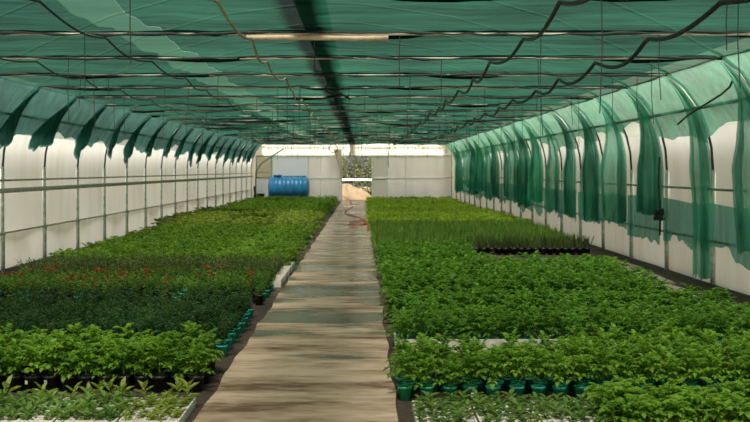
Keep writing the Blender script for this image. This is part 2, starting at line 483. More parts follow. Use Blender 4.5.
def wall_sheet(name, Q, off, mat, sgn, y0=Y_BACK, y1=Y_END, amp=0.02, parent=None):
    def fn(u, v):
        x, z = prof_at(Q, v); y = y0 + (y1 - y0) * u
        b = amp * math.sin(PI * ((y - 5.2) / 2.0 % 1.0)) * (0.6 + 0.6 * math.sin(y * 1.7 + z * 2.1)) * (1 if z < 2.2 else .3)
        return (x + sgn * (off + b), y, z + (off * .8 if z > 2.3 else 0))
    m = MB(); m.grid(fn, int((y1 - y0) / 0.25), 14)
    return struct(m.obj(name, mat, parent, smooth=True))
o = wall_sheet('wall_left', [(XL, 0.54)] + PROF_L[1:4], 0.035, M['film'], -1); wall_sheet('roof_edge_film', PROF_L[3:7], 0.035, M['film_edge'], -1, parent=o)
o = wall_sheet('wall_right', PROF_R[:4], 0.035, M['film'], 1); wall_sheet('roof_edge_film', PROF_R[3:8], 0.035, M['film_edge_right'], 1, parent=o)
# roof film above the shade net
def roof(u, v):
    Q = PROF_R[7:] + [PROF_L[-1]] + PROF_L[6:-1][::-1]
    x, z = prof_at(Q, u); return (x, Y_BACK + (Y_END - Y_BACK) * v, z + 0.035)
m = MB(); m.grid(roof, 40, 56); struct(m.obj('ceiling', M['film_roof'], smooth=True))
# skirts along the foot of both walls
for nm, X, sg in (('trim_1', XL, -1), ('trim_2', XR, 1)):
    m = MB(); m.grid(lambda u, v, X=X, sg=sg: (X + sg * (0.030 - .004 * math.sin(PI * u * 28) ** 2), Y_BACK + (Y_END - Y_BACK) * u, 0.0 + 0.555 * v), 224, 3)
    if sg < 0: struct(m.obj(nm, M['film_skirt'], smooth=True))
# the end behind the viewer
m = MB()
def endpoly(y, z0=0.0):
    m2 = MB()
    xs = sorted(set([XL + .02 + i * (XR - XL - .04) / 60 for i in range(61)]))
    for a, b in zip(xs, xs[1:]):
        m2.add([(a, y, z0), (b, y, z0), (b, y, max(z0, hoop_z(b))), (a, y, max(z0, hoop_z(a)))], [(0, 1, 2, 3)])
    return m2
struct(endpoly(Y_BACK).obj('wall_front', M['film_end']))

# ------------------------------------------------------------------ end wall with its frame, sheets and doorway
DX0, DX1, DZ = -1.03, 0.47, 2.27
YW = Y_END
root = bpy.data.objects.new('wall_back', None); COL.objects.link(root); struct(root)
up = endpoly(YW + 0.03, DZ); up.obj('upper_film', M['film_end'], root)
def sheet(x0, x1, z0, z1, mat, name='sheet', y=YW + 0.03):
    m = MB(); m.box(((x0 + x1) / 2, y, (z0 + z1) / 2), (x1 - x0, 0.012, z1 - z0)); return m.obj(name, mat, root)
def edge_sheet(P, x_in, mat):
    m = MB(); zs = [0, .6, 1.2, 1.6, 1.85, 2.12, DZ]
    m.add([(hoop_x(P, z), YW + .03, z) for z in zs] + [(x_in, YW + .03, z) for z in zs], [(i, i + 1, len(zs) + i + 1, len(zs) + i) for i in range(len(zs) - 1)])
    return m.obj('sheet', mat, root)
edge_sheet(PROF_L, -5.35, M['panel'])
sheet(-5.35, -4.55, 0, 1.12, M['panel_blue'])
sheet(-4.55, -2.72, 0, DZ, M['panel_blue'])
sheet(-2.72, -2.10, 0, DZ, M['panel'])
sheet(-2.10, DX0, 0, DZ, M['panel'])
sheet(DX1, 2.17, 0, DZ, M['panel'])
sheet(2.17, 4.48, 0, DZ, M['panel'])
edge_sheet(PROF_R, 4.48, M['film_end'])
def bar(p, q, r, name='frame_bar', mat='steel'):
    m = MB(); m.tube([p, q], r, 8); return m.obj(name, M[mat], root)
yb = YW - 0.01
for x in (-4.55, -2.72, -2.10, DX0, DX1, 2.17, 4.48): bar((x, yb, 0), (x, yb, DZ), 0.022, 'frame_post')
bar((-5.3, yb, DZ), (4.55, yb, DZ), 0.03, 'frame_rail'); 
bar((-2.72, yb, 1.16), (DX0, yb, 1.16), 0.018, 'frame_rail'); bar((DX1, yb, 1.16), (4.6, yb, 1.16), 0.018, 'frame_rail')
for x in (-2.1, -0.62, 2.17): bar((x, yb, DZ), (x, yb, hoop_z(x) - .05), 0.022 if x != -0.62 else 0.07, 'frame_post', 'steel' if x != -0.62 else 'steel_pale')
# corner window (clear sheet, frame)
w = bpy.data.objects.new('window_1', None); COL.objects.link(w); struct(w)
m = MB()
for c, s in (((-4.95, yb, 1.16), (0.8, .05, .05)), ((-4.95, yb, DZ - .03), (0.8, .05, .05)), ((-5.33, yb, 1.7), (.05, .05, 1.1)), ((-4.57, yb, 1.7), (.06, .05, 1.1)), ((-4.95, yb, 1.42), (.7, .03, .03))):
    m.box(c, s)
m.obj('window_frame', M['rail_green'], w)
mg, nt, out = new_mat('hazy_pane')
a = N(nt, 'ShaderNodeBsdfTransparent'); b = N(nt, 'ShaderNodeBsdfTranslucent'); a.inputs[0].default_value = (.85, .87, .82, 1); b.inputs[0].default_value = (.7, .7, .62, 1)
nt.links.new(mix_sh(nt, 0.4, a.outputs[0], b.outputs[0]), out.inputs[0])
m = MB(); m.box((-4.95, YW + .03, 1.7), (0.78, .008, 1.1)); m.obj('window_pane', mg, w)
# open door leaf folded against the wall beside the doorway
d = bpy.data.objects.new('door_1', None); COL.objects.link(d); struct(d); d.location = (DX1 + .04, YW - .12, 0.05)
m = MB(); m.box((.37, 0, 1.1), (.70, .012, 2.16)); m.obj('door_sheet', M['panel_grey'], d)
m = MB()
for c, s in (((.37, -.01, .03), (.74, .035, .05)), ((.37, -.01, 2.19), (.74, .035, .05)), ((.02, -.01, 1.1), (.045, .035, 2.2)), ((.72, -.01, 1.1), (.045, .035, 2.2))): m.box(c, s)
m.obj('door_frame', M['steel'], d)
m = MB(); m.box((.37, -.02, 1.1), (.7, .04, .06)); m.obj('door_rail', M['white_pipe'], d)

# ------------------------------------------------------------------ greenhouse arches
def make_arch(y, k):
    n_far = len(FRAMES) - k
    t = thing('greenhouse_arch', (0, y, 0), 'steel arch with two posts and a crossbar, %s from the far end wall' % ordn(n_far), 'arch', 'steel arches of the greenhouse')
    for P in (PROF_L, PROF_R):
        m = MB(); m.tube([(P[0][0], 0, .0), (P[1][0], 0, P[1][1])], 0.024, 8); o = m.obj('post', M['steel'], t, True)
        m = MB(); m.tube([(P[0][0], 0, 0), (P[0][0], 0, .555)], 0.036, 8); m.tube([(P[0][0], 0, .54), (P[0][0], 0, .59)], 0.045, 8); m.obj('footing', M['steel'], o, True)
    m = MB(); m.tube([(x, 0, z) for x, z in PROF_R[1:]] + [(x, 0, z) for x, z in PROF_L[1:][::-1]], 0.018, 8); m.obj('roof_bow', M['bow'], t, True)
    m = MB(); m.tube([(hoop_x(PROF_L, ZC), 0, ZC), (hoop_x(PROF_R, ZC), 0, ZC)], 0.014, 6); b = m.obj('crossbar', M['steel_pale'], t, True)
    R = random.Random(k)
    pts = []
    for i in range(60):
        x = EL + (ER - EL) * i / 59
        pts.append((x, -.015 + R.uniform(-.008, .008), ZC + .005 + .012 * math.sin(x * 1.7 + k) + R.uniform(-.008, .008)))
    m = MB(); m.tube(pts, [R.choice((.006, .010, .016, .02)) for _ in pts], 6); m.obj('lashing_cord', M['cord'], b, True)
    return t
for k, y in enumerate(FRAMES): make_arch(y, k)

# longitudinal rails
def rail(name, x, z, r, label, mat='rail', y0=3.2):
    m = MB(); m.tube([(x, y0, z), (x, Y_END - .1, z)], r, 8); return tag(m.obj(name, M[mat], None, True), label, 'rail')
rail('side_rail', XL + .045, 0.575, .014, 'thin low rail along the bare white side wall', 'rail')
rail('film_roll', XL + .07, 1.23, .038, 'thick rolled-up film pipe along the bare white side wall', 'rail')
rail('side_rail', XL + .05, 1.39, .016, 'thin rail just above the rolled film on the white wall', 'rail')
rail('purlin', -5.34, 2.40, .022, 'roof-edge purlin above the bare white side wall', 'rail_green')
rail('side_rail', XR - .045, 0.60, .016, 'low rail along the net-draped side wall', 'rail_green')
rail('side_rail', XR - .045, 1.29, .016, 'waist-high rail along the net-draped side wall', 'rail_green')
rail('purlin', 4.49, 2.38, .024, 'roof-edge purlin above the net-draped side wall', 'rail_green')

# ridge timber above the net
m = MB(); m.box((-0.52, (4 + Y_END) / 2, 3.24), (0.30, Y_END - 4.1, 0.10))
tag(m.obj('ridge_beam', M['ridge']), 'dark timber running lengthwise above the green ceiling net', 'beam')

# ------------------------------------------------------------------ shade net ceiling
def nz(x, y):
    k = math.floor((y - 5.2) / 2.0); t = (y - 5.2) / 2.0 - k
    R = random.Random(k * 31 + 5); a, b, c = R.uniform(0, 6), R.uniform(.4, .9), R.uniform(.045, .08)
    sag = c + .018 * math.sin(x * b + a) + .012 * math.sin(x * 3.1 + a * 2)
    e = max(0.0, min(1.0, (x - EL) / .5, (ER - x) / .5))
    w = (.016 * math.sin(t * 15 + 1.5 * math.sin(x * .9 + k) + k) + .006 * math.sin(x * 9 + k * 2 + 3 * t)) * math.sin(PI * t)
    return ZC + .015 + .05 * e - sag * 4 * t * (1 - t) * (.35 + .65 * e) + w * (.2 + .8 * e)
net = thing('shade_net', (0, 5.2, ZC), 'green shade net ceiling sagging between crossbars over the whole house', 'shade net')
def net_part(name, x0, x1, nx, mat, dz=0.0):
    m = MB(); y0, y1 = 3.2, Y_END - .25
    m.grid(lambda u, v: (x0 + (x1 - x0) * u, y0 + (y1 - y0) * v - 5.2, nz(x0 + (x1 - x0) * u, y0 + (y1 - y0) * v) - ZC + dz), nx, 276)
    return m.obj(name, mat, net, True)
net_part('pale_strip', -2.34, -1.90, 4, M['net_pale'], -.004)['label'] = 'paler strip of the ceiling net'
def net_patch(x0, x1, y0, y1, mat, dz=0.0):
    nx = max(3, int((x1 - x0) / .17)); ny = max(3, int((y1 - y0) / .16)); m = MB()
    m.grid(lambda u, v: (x0 + (x1 - x0) * u, y0 + (y1 - y0) * v - 5.2, nz(x0 + (x1 - x0) * u, y0 + (y1 - y0) * v) - ZC + dz), nx, ny)
    return m.obj('net_panel', mat, net, True)
R = random.Random(42)
for k in range(-6, 22):
    y0 = 5.2 + 2 * k; y1 = y0 + 2.0 if k < 21 else Y_END - .25
    net_patch(EL - .02, -2.34, y0, y1, M[R.choice(('net', 'net_dense', 'net'))]); net_patch(-1.90, ER + .02, y0, y1, M[R.choice(('net', 'net_thin', 'net', 'net_dense'))])
    if R.random() < .15:
        a = R.uniform(EL, -3.6); net_patch(a, a + R.uniform(.8, 1.6) if a < -4 else -2.4, y0 + .01, y1 - .01 - R.choice((0, 0, .5)), M['net_thin'], .012)
    if R.random() < .15:
        a = R.uniform(-1.8, 3); net_patch(a, min(ER, a + R.uniform(.6, 1.8)), y0 + R.choice((0.01, .6)), y1 - .01, M['net_thin'], .012)
for k, y in enumerate(FRAMES[1:-1]):
    R = random.Random(k + 50); m = MB(); pts, rs = [], []
    n = 70
    for i in range(n + 1):
        x = EL + .05 + (ER - EL - .1) * i / n
        on = math.sin(x * 1.3 + k * 1.9) + .6 * math.sin(x * 3.7 + k)
        pts.append((x, y + .03 + .02 * math.sin(x * 2 + k) - 5.2, .025 - .03 * max(0, on) + R.uniform(-.006, .006))); rs.append(.010 + .020 * max(0, min(1, .5 + on * .6)))
    m.tube(pts, rs, 6); m.obj('folded_hem', M['net_hem'], net, True)

# ------------------------------------------------------------------ ropes and hoses under the net
def rope(name, x, r, mat, label, sag, y0=4.5, y1=47, amp=.03, seed=1, drift=0.0, cat='rope'):
    R = random.Random(seed); pts = []; y = y0
    while y < y1:
        t = ((y - 5.2) / 2.0) % 1.0
        k = math.floor((y - 5.2) / 2.0); rk = random.Random(k * 7 + seed)
        s = sag * rk.uniform(.7, 1.25)
        p = math.sin(PI * t) ** 0.9
        pts.append((x + drift * (y - 8) + amp * math.sin(y * 1.3 + seed), y, min(ZC - .02 - r - s * p, nz(x, y) - r - .015)))
        y += .16
    m = MB(); m.tube(pts, r, 7); return tag(m.obj(name, mat, None, True), label, cat, None)
rope('black_hose', 2.66, .021, M['black'], 'thick black hose looping under the ceiling net toward the draped wall', .12, seed=1, cat='hose')
rope('black_hose', 1.48, .017, M['black'], 'black hose looping under the ceiling net just beyond the walkway', .11, seed=2, cat='hose')
rope('tan_rope', -1.06, .012, M['rope_tan'], 'thin tan rope looping under the ceiling net over the walkway edge', .10, seed=3)
rope('dark_rope', -2.40, .010, M['cord'], 'dark rope looping beside the pale strip of ceiling net', .09, seed=4)
rope('dark_rope', -3.75, .009, M['cord'], 'dark rope looping under the ceiling net near the bare white wall', .08, seed=5)

m = MB(); m.tube([(-1.08 + 1.32 * i / 8, 9.12 + .004 * math.sin(i), ZC - .045 + .004 * math.sin(i * .8)) for i in range(9)], .024, 10)
tag(m.obj('wooden_batten', M['batten'], None, True), 'tan round batten lashed under a crossbar above the walkway', 'batten')
m = MB(); m.tube([(-.42, 12.7, 2.68), (-.5, 12.75, 2.60), (-.42, 12.8, 2.55), (-.3, 12.9, 2.56), (-.16, 13.0, 2.49)], .014, 7)
tag(m.obj('cable_loop', M['black'], None, True), 'short black cable loop hanging under the net above the walkway', 'cable')
m = MB(); m.tube([(4.28, 13.3, 2.17), (4.31, 13.0, 2.27), (4.33, 12.5, 2.36), (4.36, 11.9, 2.47), (4.33, 11.55, 2.53), (4.30, 11.4, 2.58)], .013, 7)
tag(m.obj('black_cable', M['black'], None, True), 'black cable slung across the net flap above the draped wall', 'cable')

# hanging cords
CORDS = {7.2: [(1.75, .86), (2.75, .68), (2.67, .40), (-1.7, .5)], 9.2: [(2.78, .62), (1.67, .95), (-2.6, .55), (-.45, .4), (.35, .5)],
         11.2: [(2.0, .6), (-3.35, .75), (3.3, .75), (.9, .5)]}
R = random.Random(12)
for kf, y in enumerate(FRAMES):
    if y < 7: continue
    if y > 42: break
    lst = CORDS.get(round(y, 1))
    if lst is None:
        xs = sorted(R.uniform(EL + .5, ER - .3) for _ in range(9 if y < 32 else 6))
        lst = [(x, R.uniform(.3, .95)) for x in xs]
    for i, (x, L) in enumerate(sorted(lst)):
        m = MB(); m.tube([(0, 0, ZC - .01), (R.uniform(-.01, .01), .0, ZC - L * .5), (R.uniform(-.02, .02), 0, ZC - L)], .0045 if y < 20 else .006, 5)
        o = m.obj('hanging_string', M['cord'], None, False, (x, y - .03, 0))
        tag(o, 'dark string hanging from the %s crossbar from the far wall, %s along it' % (ordn(len(FRAMES) - kf), ordn(i + 1)), 'cord', 'strings hanging from the ceiling')

# ------------------------------------------------------------------ net along the sides
def smooth_rand(R, n):
    a = [R.uniform(-1, 1) for _ in range(n + 3)]
    def f(t):
        x = t * n; i = int(x); u = x - i; u = u * u * (3 - 2 * u); return a[i] * (1 - u) + a[i + 1] * u
    return f

def flap(k, y0, side):
    """net of one bay laid from the eave over the purlin, ragged lower edge"""
    R = random.Random(k * 13 + (0 if side < 0 else 500))
    P = PROF_L if side < 0 else PROF_R
    zt = 2.838
    if side < 0: zb, jag = R.uniform(2.02, 2.2), .10
    else: zb, jag = R.uniform(2.0, 2.3), .07
    ed = smooth_rand(R, 7); ed2 = smooth_rand(R, 3); w1 = smooth_rand(R, 5)
    def fn(u, v):
        y = y0 - .04 + (2.06 if k < len(FRAMES) - 2 else 1.9) * u
        b = zb + jag * ed2(u) + .05 * ed(u)
        z = zt + (b - zt) * v
        x = hoop_x(P, z) - side * (.035 + .045 * math.sin(PI * u) * math.sin(PI * min(1, v * 1.2)) + .012 * w1(u) + .012 * math.sin(u * 9 + v * 6))
        return (x, y, z - .05 * math.sin(PI * u) * math.sin(PI * v))
    m = MB(); m.grid(fn, 22, 12)
    o = m.obj('net_flap', M['net_blue'] if side < 0 else M['net_side'], None, True)
    n = len(FRAMES) - 1 - k
    tag(o, ('blue-green net flap above the bare white wall, %s bay from far end' if side < 0 else 'thin green net flap above the draped wall, %s bay from far end') % ordn(n),
        'net', 'net flaps above the bare wall' if side < 0 else 'net flaps above the draped wall')

def curtain_l(k, y0):
    """torn doubled net: hangs from the arch at the eave and trails along the wall"""
    R = random.Random(k * 17 + 3); P = PROF_L
    W = R.uniform(.4, 1.6); zo, zm, zf = R.uniform(1.95, 2.15), R.uniform(1.62, 1.9), R.uniform(1.9, 2.1)
    fold = smooth_rand(R, 5); jag = smooth_rand(R, 11); tail = R.uniform(.35, .8); pw = R.uniform(.7, 1.1)
    m = MB()
    for layer in (0, 1):
        def fn(s, v):
            zb = zo + (zm - zo) * (s / tail) if s < tail else zm + (zf - zm) * (s - tail) / (1 - tail)
            zb += .05 * jag(s) + .03 * layer
            z = 2.82 + (zb - 2.82) * v
            x = hoop_x(P, z) + .09 + .05 * s * v + (.05 * fold(s) + .03 * math.sin(s * 14 + k)) * v + layer * .02
            return (x, y0 - .02 - W * s * v ** pw, z)
        m.grid(fn, 20, 12)
    n = len(FRAMES) - k
    tag(m.obj('net_curtain', M['net_dark'], None, True), 'dark torn net tail hanging above the bare wall, %s from the far end' % ordn(n), 'net', 'torn net tails above the bare wall')

STRIP = {11.2: (.35, .5, 0), 13.2: (.42, .10, 0), 15.2: (.30, .85, 1), 17.2: (.95, .60, 0), 19.2: (.40, .5, 1), 21.2: (.6, .5, 1), 23.2: (.5, .6, 0)}
def curtain_r(k, y0):
    """net strip gathered at the eave, spreading as it hangs down inside the post"""
    R = random.Random(k * 19 + 8); P = PROF_R
    w, zb0, dk = STRIP.get(round(y0, 1), (R.uniform(.3, .9), R.uniform(.4, .85), R.random() < .4))
    fold = smooth_rand(R, 6); jag = smooth_rand(R, 9); lean = smooth_rand(R, 3); sl = R.uniform(-.3, .9); inn = R.uniform(.06, .30)
    m = MB()
    def mk(lay, s0, s1):
        def fn(q, v):
            s = s0 + (s1 - s0) * q
            zb = zb0 + .15 * s * sl + .06 * jag(s)
            z = 2.82 + (zb - 2.82) * v
            drop = min(1.0, (2.82 - z) / 1.25)
            wd = w * (drop ** .85) * (1 - .22 * max(0, v - .6) / .4)
            x = hoop_x(P, z) - .055 - inn * s * drop - (.03 * math.sin(s * 12 + k) + .03 * fold(s)) * drop - .025 * lay
            y = y0 + .03 + wd * s + .20 * lean(v) * s * drop + .02 * lay
            return (x, y, z)
        m.grid(fn, max(5, int(22 * (s1 - s0))), 24)
    mk(0, 0, 1); mk(1, .0, .28); mk(1, .72, 1.0)
    if dk: mk(2, .1, .9)
    n = len(FRAMES) - k
    tag(m.obj('net_curtain', M['net_curtain'], None, True), 'green net strip down a post of the draped wall, %s from the far end' % ordn(n), 'net', 'net strips down the posts')

def lower_net(k, y0):
    R = random.Random(k * 23 + 2)
    zt = 1.10; zb = R.uniform(.40, .66); e1 = smooth_rand(R, 3); e2 = smooth_rand(R, 11); fold = smooth_rand(R, 8)
    steps = [R.uniform(-.06, .06) for _ in range(9)]
    def fn(u, v):
        b = zb + .10 * e1(u) + .04 * e2(u) + steps[min(8, int(u * 9))] * .7
        t = zt + .02 * math.sin(u * 4 + k)
        return (XR - .075 - .025 * fold(u) * (v + .3), y0 + .03 + 1.94 * u, t + (max(.12, b) - t) * v)
    m = MB(); m.grid(fn, 40, 6)
    n = len(FRAMES) - 1 - k
    tag(m.obj('lower_net', M['net_lower'], None, True), 'ragged low green net panel on the draped wall, %s bay from the far end' % ordn(n), 'net', 'low net panels on the draped wall')

for k, y in enumerate(FRAMES[:-1]):
    if y > 11: flap(k, y, -1); curtain_l(k, y)
    if y > 9: flap(k, y, 1); curtain_r(k, y); lower_net(k, y)

# tangle of rope on the post of the draped wall
t = thing('rope_tangle', (XR - .17, 15.0, 0), 'dark rope tangle hanging from a post of the draped wall', 'rope')
m = MB(); m.tube([(.0, 0, 1.75), (-.02, 0, 1.4), (.0, 0.02, 1.1), (.01, 0, .9), (0, 0, .55)], .016, 6); m.obj('rope', M['cord'], t, True)
R = random.Random(3); m = MB(); m.tube([(R.uniform(-.08, .08), R.uniform(-.08, .08), .86 + R.uniform(-.09, .09)) for _ in range(26)], .018, 6); m.obj('knot', M['cord'], t, True)

# ------------------------------------------------------------------ pots and trays
def pot_mesh(name, rt, rb, h, mat):
    m = MB(); m.lathe([(rb, 0), (rt * .95, h * .82), (rt, h * .82), (rt * 1.02, h), (rt * .93, h), (rt * .9, h * .84), (rb * .9, .006)], n=14); return m.mesh(name, mat, True)
def soil_mesh(r, z):
    m = MB(); m.lathe([(r, z - .01), (r, z), (r * .5, z + .004), (.001, z + .006)], n=12); return m.mesh('soil', M['soil_pot'])
def tag_mesh(r, z):
    m = MB(); m.box((0, -r - .002, z), (.022, .003, .026)); return m.mesh('plant_label', M['tag'])
def foam_tray_mesh(w, d, h, nx=0, ny=0):
    m = MB()
    m.box((0, 0, .006), (w, d, .012))
    for c, s in (((0, -d / 2 + .006, h / 2), (w, .012, h)), ((0, d / 2 - .006, h / 2), (w, .012, h)), ((-w / 2 + .006, 0, h / 2), (.012, d - .024, h)), ((w / 2 - .006, 0, h / 2), (.012, d - .024, h))): m.box(c, s)
    if nx:   # cell walls
        for i in range(1, nx): m.box((-w / 2 + w * i / nx, 0, h / 2), (.016, d - .024, h - .004))
        for j in range(1, ny): m.box((0, -d / 2 + d * j / ny, h / 2 - .001), (w - .024, .016, h - .006))
    return m.mesh('tray_body', M['tray'])

class PotKind:
    def __init__(self, name, cat, pot, soil, fols, lab=None):
        self.name, self.cat, self.pot, self.soil, self.fols, self.lab = name, cat, pot, soil, fols, lab
def place_pot(K, x, y, label, group, z=0.0, pot=None, labelled=False, sc=None, R=random, flower=None):
    t = thing(K.name, (x, y, z), label, K.cat, group, R.uniform(0, 2 * PI) if not labelled else R.uniform(-.5, .5))
    s = R.uniform(.88, 1.15) if sc is None else sc
    link('pot', pot or K.pot, t)
    if K.soil: link('soil', K.soil, t)
    f = link('foliage', R.choice(K.fols), t); f.scale = (s, s, s * R.uniform(.9, 1.12)); f.rotation_euler = (0, 0, R.uniform(0, 6.28))
    if labelled and K.lab: link('plant_label', K.lab, t)
    if flower: fo = link('flower', flower, t); fo.scale = (s, s, s)
    return t

def grid_spots(x0, x1, y0, y1, sx, sy, jit=.012, seed=1, sgn=1, view=True, mz=.2):
    """rows from the viewer, columns from the walkway: (row, column, x, y)"""
    R = random.Random(seed); out = []
    nr = int(round((y1 - y0) / sy)) + 1; nc = int(round(abs(x1 - x0) / sx)) + 1
    for r in range(nr):
        for c in range(nc):
            x = x0 + sgn * sx * c + (sx * .5 * sgn if r % 2 else 0) * .5 + R.uniform(-jit, jit); y = y0 + sy * r + R.uniform(-jit, jit)
            if not view or in_view(x, y, mz): out.append((r + 1, c + 1, x, y))
    return out

def posn(r, c): return '%s row back, %s from walkway' % (ordn(r), ordn(c))

# --- bed of green pots nearest the viewer (walkway's far side from the bare wall)
PG = pot_mesh('pot', .050, .036, .098, M['pot_green']); PT = pot_mesh('pot', .050, .036, .098, M['pot_teal'])
SO = soil_mesh(.046, .084)
lush = [mesh_of('foliage', compound(100 + i, .20, .115, 15, 3, .036, .115, 1.0), M['leaf_lush']) for i in range(7)]
K1 = PotKind('leafy_potted_plant', 'potted plant', PT, SO, lush, tag_mesh(.045, .045))
R = random.Random(21)
LABELLED = {(1, 2), (1, 3), (1, 4), (1, 16), (1, 11)}
for r, c, x, y in grid_spots(.29, 3.35, 6.60, 7.62, .148, .145, .010, 3):
    if c <= 9 and r > 5: continue
    place_pot(K1, x, y, 'leafy plant in %s front pot, %s' % ('green' if c <= 4 else 'teal', posn(r, c)), 'leafy plants in the front pots', pot=PG if c <= 4 else PT, labelled=(r, c) in LABELLED, R=R)

# --- white-tray bed and teal pots just behind
mid = [mesh_of('foliage', compound(200 + i, .21, .11, 13, 3, .036, .10, .9), M['leaf_mid']) for i in range(6)]
K2 = PotKind('bushy_potted_plant', 'potted plant', PT, SO, mid)
TRAY = foam_tray_mesh(.60, .46, .075); BOX = foam_tray_mesh(.60, .46, .12)
for i in range(3):
    o = link('foam_tray', BOX, None, (.27 + .31 + .63 * i, 8.50, 0.0))
    tag(o, 'deep white foam tray holding bushy pots behind the front pots, %s from the walkway' % ordn(i + 1), 'tray', 'white trays behind the front pots')
for r, c, x, y in grid_spots(.34, 4.1, 8.36, 9.20, .150, .148, .008, 4):
    place_pot(K2, x, y, 'bushy mid-green plant in a teal pot, %s' % posn(r, c), 'bushy plants behind the front pots', z=.013 if (y < 8.75 and x < 2.15) else 0, R=R)

# --- generic crops: individuals first (nearest), the rest one stuff object
def crop(kind, desc, cat, group, metas, lod, mat, spots, limit=300, rest_name=None, rest_label=None, per_row=True, hx=1.0, pot=None, pot_rows=()):
    """metas: mesh variants for single plants; lod: arrays for the uncounted rest"""
    R = random.Random(hash(kind) % 1000 if False else len(kind) * 7 + 1)
    spots = sorted(spots, key=lambda s: s[3])
    for i, (r, c, x, y) in enumerate(spots[:limit]):
        s = R.uniform(.85, 1.18)
        if pot and r in pot_rows:
            o = bpy.data.objects.new(kind, None); COL.objects.link(o); o.location = (x, y, 0); o.empty_display_size = .05
            link('pot', pot, o); f = link('foliage', R.choice(metas), o)
        else:
            o = f = link(kind, R.choice(metas), None, (x, y, 0))
        f.scale = (s * hx, s * hx, s); f.rotation_euler = (0, 0, R.uniform(0, 6.28))
        lab = (desc + ', ' + posn(r, c)) if not per_row else (desc + ', in the %s row of its bed' % ordn(r))
        tag(o, lab, cat, group if not per_row else group + ', %s row' % ordn(r))
    rest = [(x, y, R.uniform(.85, 1.18)) for (_, _, x, y) in spots[limit:]]
    if rest: field(rest_name, lod, rest, mat, rest_label, cat)

def variants(fn, n, seed, name, mat, **kw):
    arr = [fn(seed + i, **kw) for i in range(n)]
    return arr, [mesh_of(name, a, mat) for a in arr]

# draped-wall side, going away
a, ms = variants(compound, 6, 300, 'foliage', M['leaf_mid'], h=.20, rad=.12, nl=12, pairs=3, ll=.042, z0=.11, erect=.9)
PB = pot_mesh('pot', .055, .042, .12, M['pot_black'])
crop('dense_bedding_plant', 'dense green bedding plant', 'bedding plant', 'dense plants behind the teal pots', ms, a, M['leaf_mid'],
     grid_spots(.33, 3.6, 9.75, 10.40, .165, .16, .02, 5) + [(r + 7, c, x, y) for r, c, x, y in grid_spots(.33, 3.4, 11.1, 12.2, .17, .165, .02, 6)], 300,
     'dense_bedding_foliage', 'rest of the dense green bedding plants behind the teal pots', per_row=False, pot=PB, pot_rows=(1, 2, 5, 6, 8, 9, 10, 15))
a, ms = variants(compound, 6, 400, 'foliage', M['leaf_mid'], h=.20, rad=.12, nl=10, pairs=2, ll=.05, z0=.10, erect=.85)
crop('low_bedding_plant', 'low green bedding plant short of the dark pots', 'bedding plant', 'low plants short of the dark pots', ms, a, M['leaf_mid'],
     grid_spots(.33, 3.5, 12.95, 14.4, .185, .18, .025, 7) + [(r + 12, c, x, y) for r, c, x, y in grid_spots(.33, 3.75, 15.1, 17.3, .20, .20, .03, 8) if x < 1.8], 300,
     'low_bedding_foliage', 'rest of the low green plants short of the dark pots', pot=PB, pot_rows=(1, 2, 13))
PB = pot_mesh('pot', .055, .042, .12, M['pot_black'])
sp = [mesh_of('foliage', grassy(500 + i, .20, .07, 16, .004, .11), M['leaf_brown']) for i in range(4)]
K3 = PotKind('sparse_potted_plant', 'potted plant', PB, None, sp)
for r, c, x, y in grid_spots(1.95, 4.05, 17.9, 18.25, .135, .17, .01, 9):
    place_pot(K3, x, y, 'thin grassy plant in a dark pot mid bed, %s' % posn(r, c), 'thin plants in dark pots', R=R)
a, ms = variants(grassy, 6, 520, 'foliage', M['leaf_grass'], h=.29, rad=.15, blades=30, w=.006, z0=.03)
crop('grassy_plant', 'tall fine grassy plant behind the dark pots', 'bedding plant', 'grassy plants', ms, a, M['leaf_grass'],
     grid_spots(.33, 1.8, 17.7, 18.3, .17, .2, .03, 10) + [(r + 4, c, x, y) for r, c, x, y in grid_spots(.33, 4.0, 18.6, 24.2, .19, .22, .04, 11)], 300,
     'grassy_crop', 'rest of the tall fine grassy plants behind the dark pots')
a, ms = variants(compound, 5, 560, 'foliage', M['leaf_pale'], h=.26, rad=.17, nl=8, pairs=2, ll=.075, z0=.04, erect=.8)
crop('yellow_green_plant', 'yellow-green bedding plant beyond the grassy plants', 'bedding plant', 'yellow-green plants by the end wall', ms, a, M['leaf_pale'],
     grid_spots(.33, 4.05, 24.8, 31.2, .27, .27, .05, 12) + [(r + 30, c, x, y) for r, c, x, y in grid_spots(.33, 4.05, 31.8, 46.5, .30, .33, .06, 13)], 300,
     'yellow_green_crop', 'rest of the yellow-green plants reaching the end wall')

# --- bare-wall side: black pots, teal pots, flowers, then bedding
PK = pot_mesh('pot', .058, .046, .115, M['pot_black']); SK = soil_mesh(.053, .10)
bright = [mesh_of('foliage', compound(600 + i, .23, .11, 12, 3, .038, .11, .9), M['leaf_bright']) for i in range(6)]
K4 = PotKind('bright_potted_plant', 'potted plant', PK, SK, bright, tag_mesh(.053, .075))
for r, c, x, y in grid_spots(-1.16, -3.6, 6.86, 7.56, .128, .135, .008, 14, -1):
    place_pot(K4, x, y, 'bright green leafy plant in a black pot, %s' % posn(r, c), 'bright plants in black pots', labelled=(r == 1 and c in (9, 10)), R=R)
dark = [mesh_of('foliage', shrublet(700 + i, .20, .11, 8, 13, .030, .08), M['leaf_dark']) for i in range(7)]
K5 = PotKind('shrubby_potted_plant', 'potted plant', PT, SO, dark)
for r, c, x, y in grid_spots(-1.18, -4.4, 8.15, 10.3, .155, .150, .012, 15, -1):
    place_pot(K5, x, y, 'dark shrubby plant in a teal pot, %s' % posn(r, c), 'dark shrubs in teal pots', R=R, sc=R.uniform(.8, 1.2))
flo = [mesh_of('foliage', shrublet(800 + i, .19, .10, 7, 9, .034, .08), M['leaf_flower']) for i in range(6)]
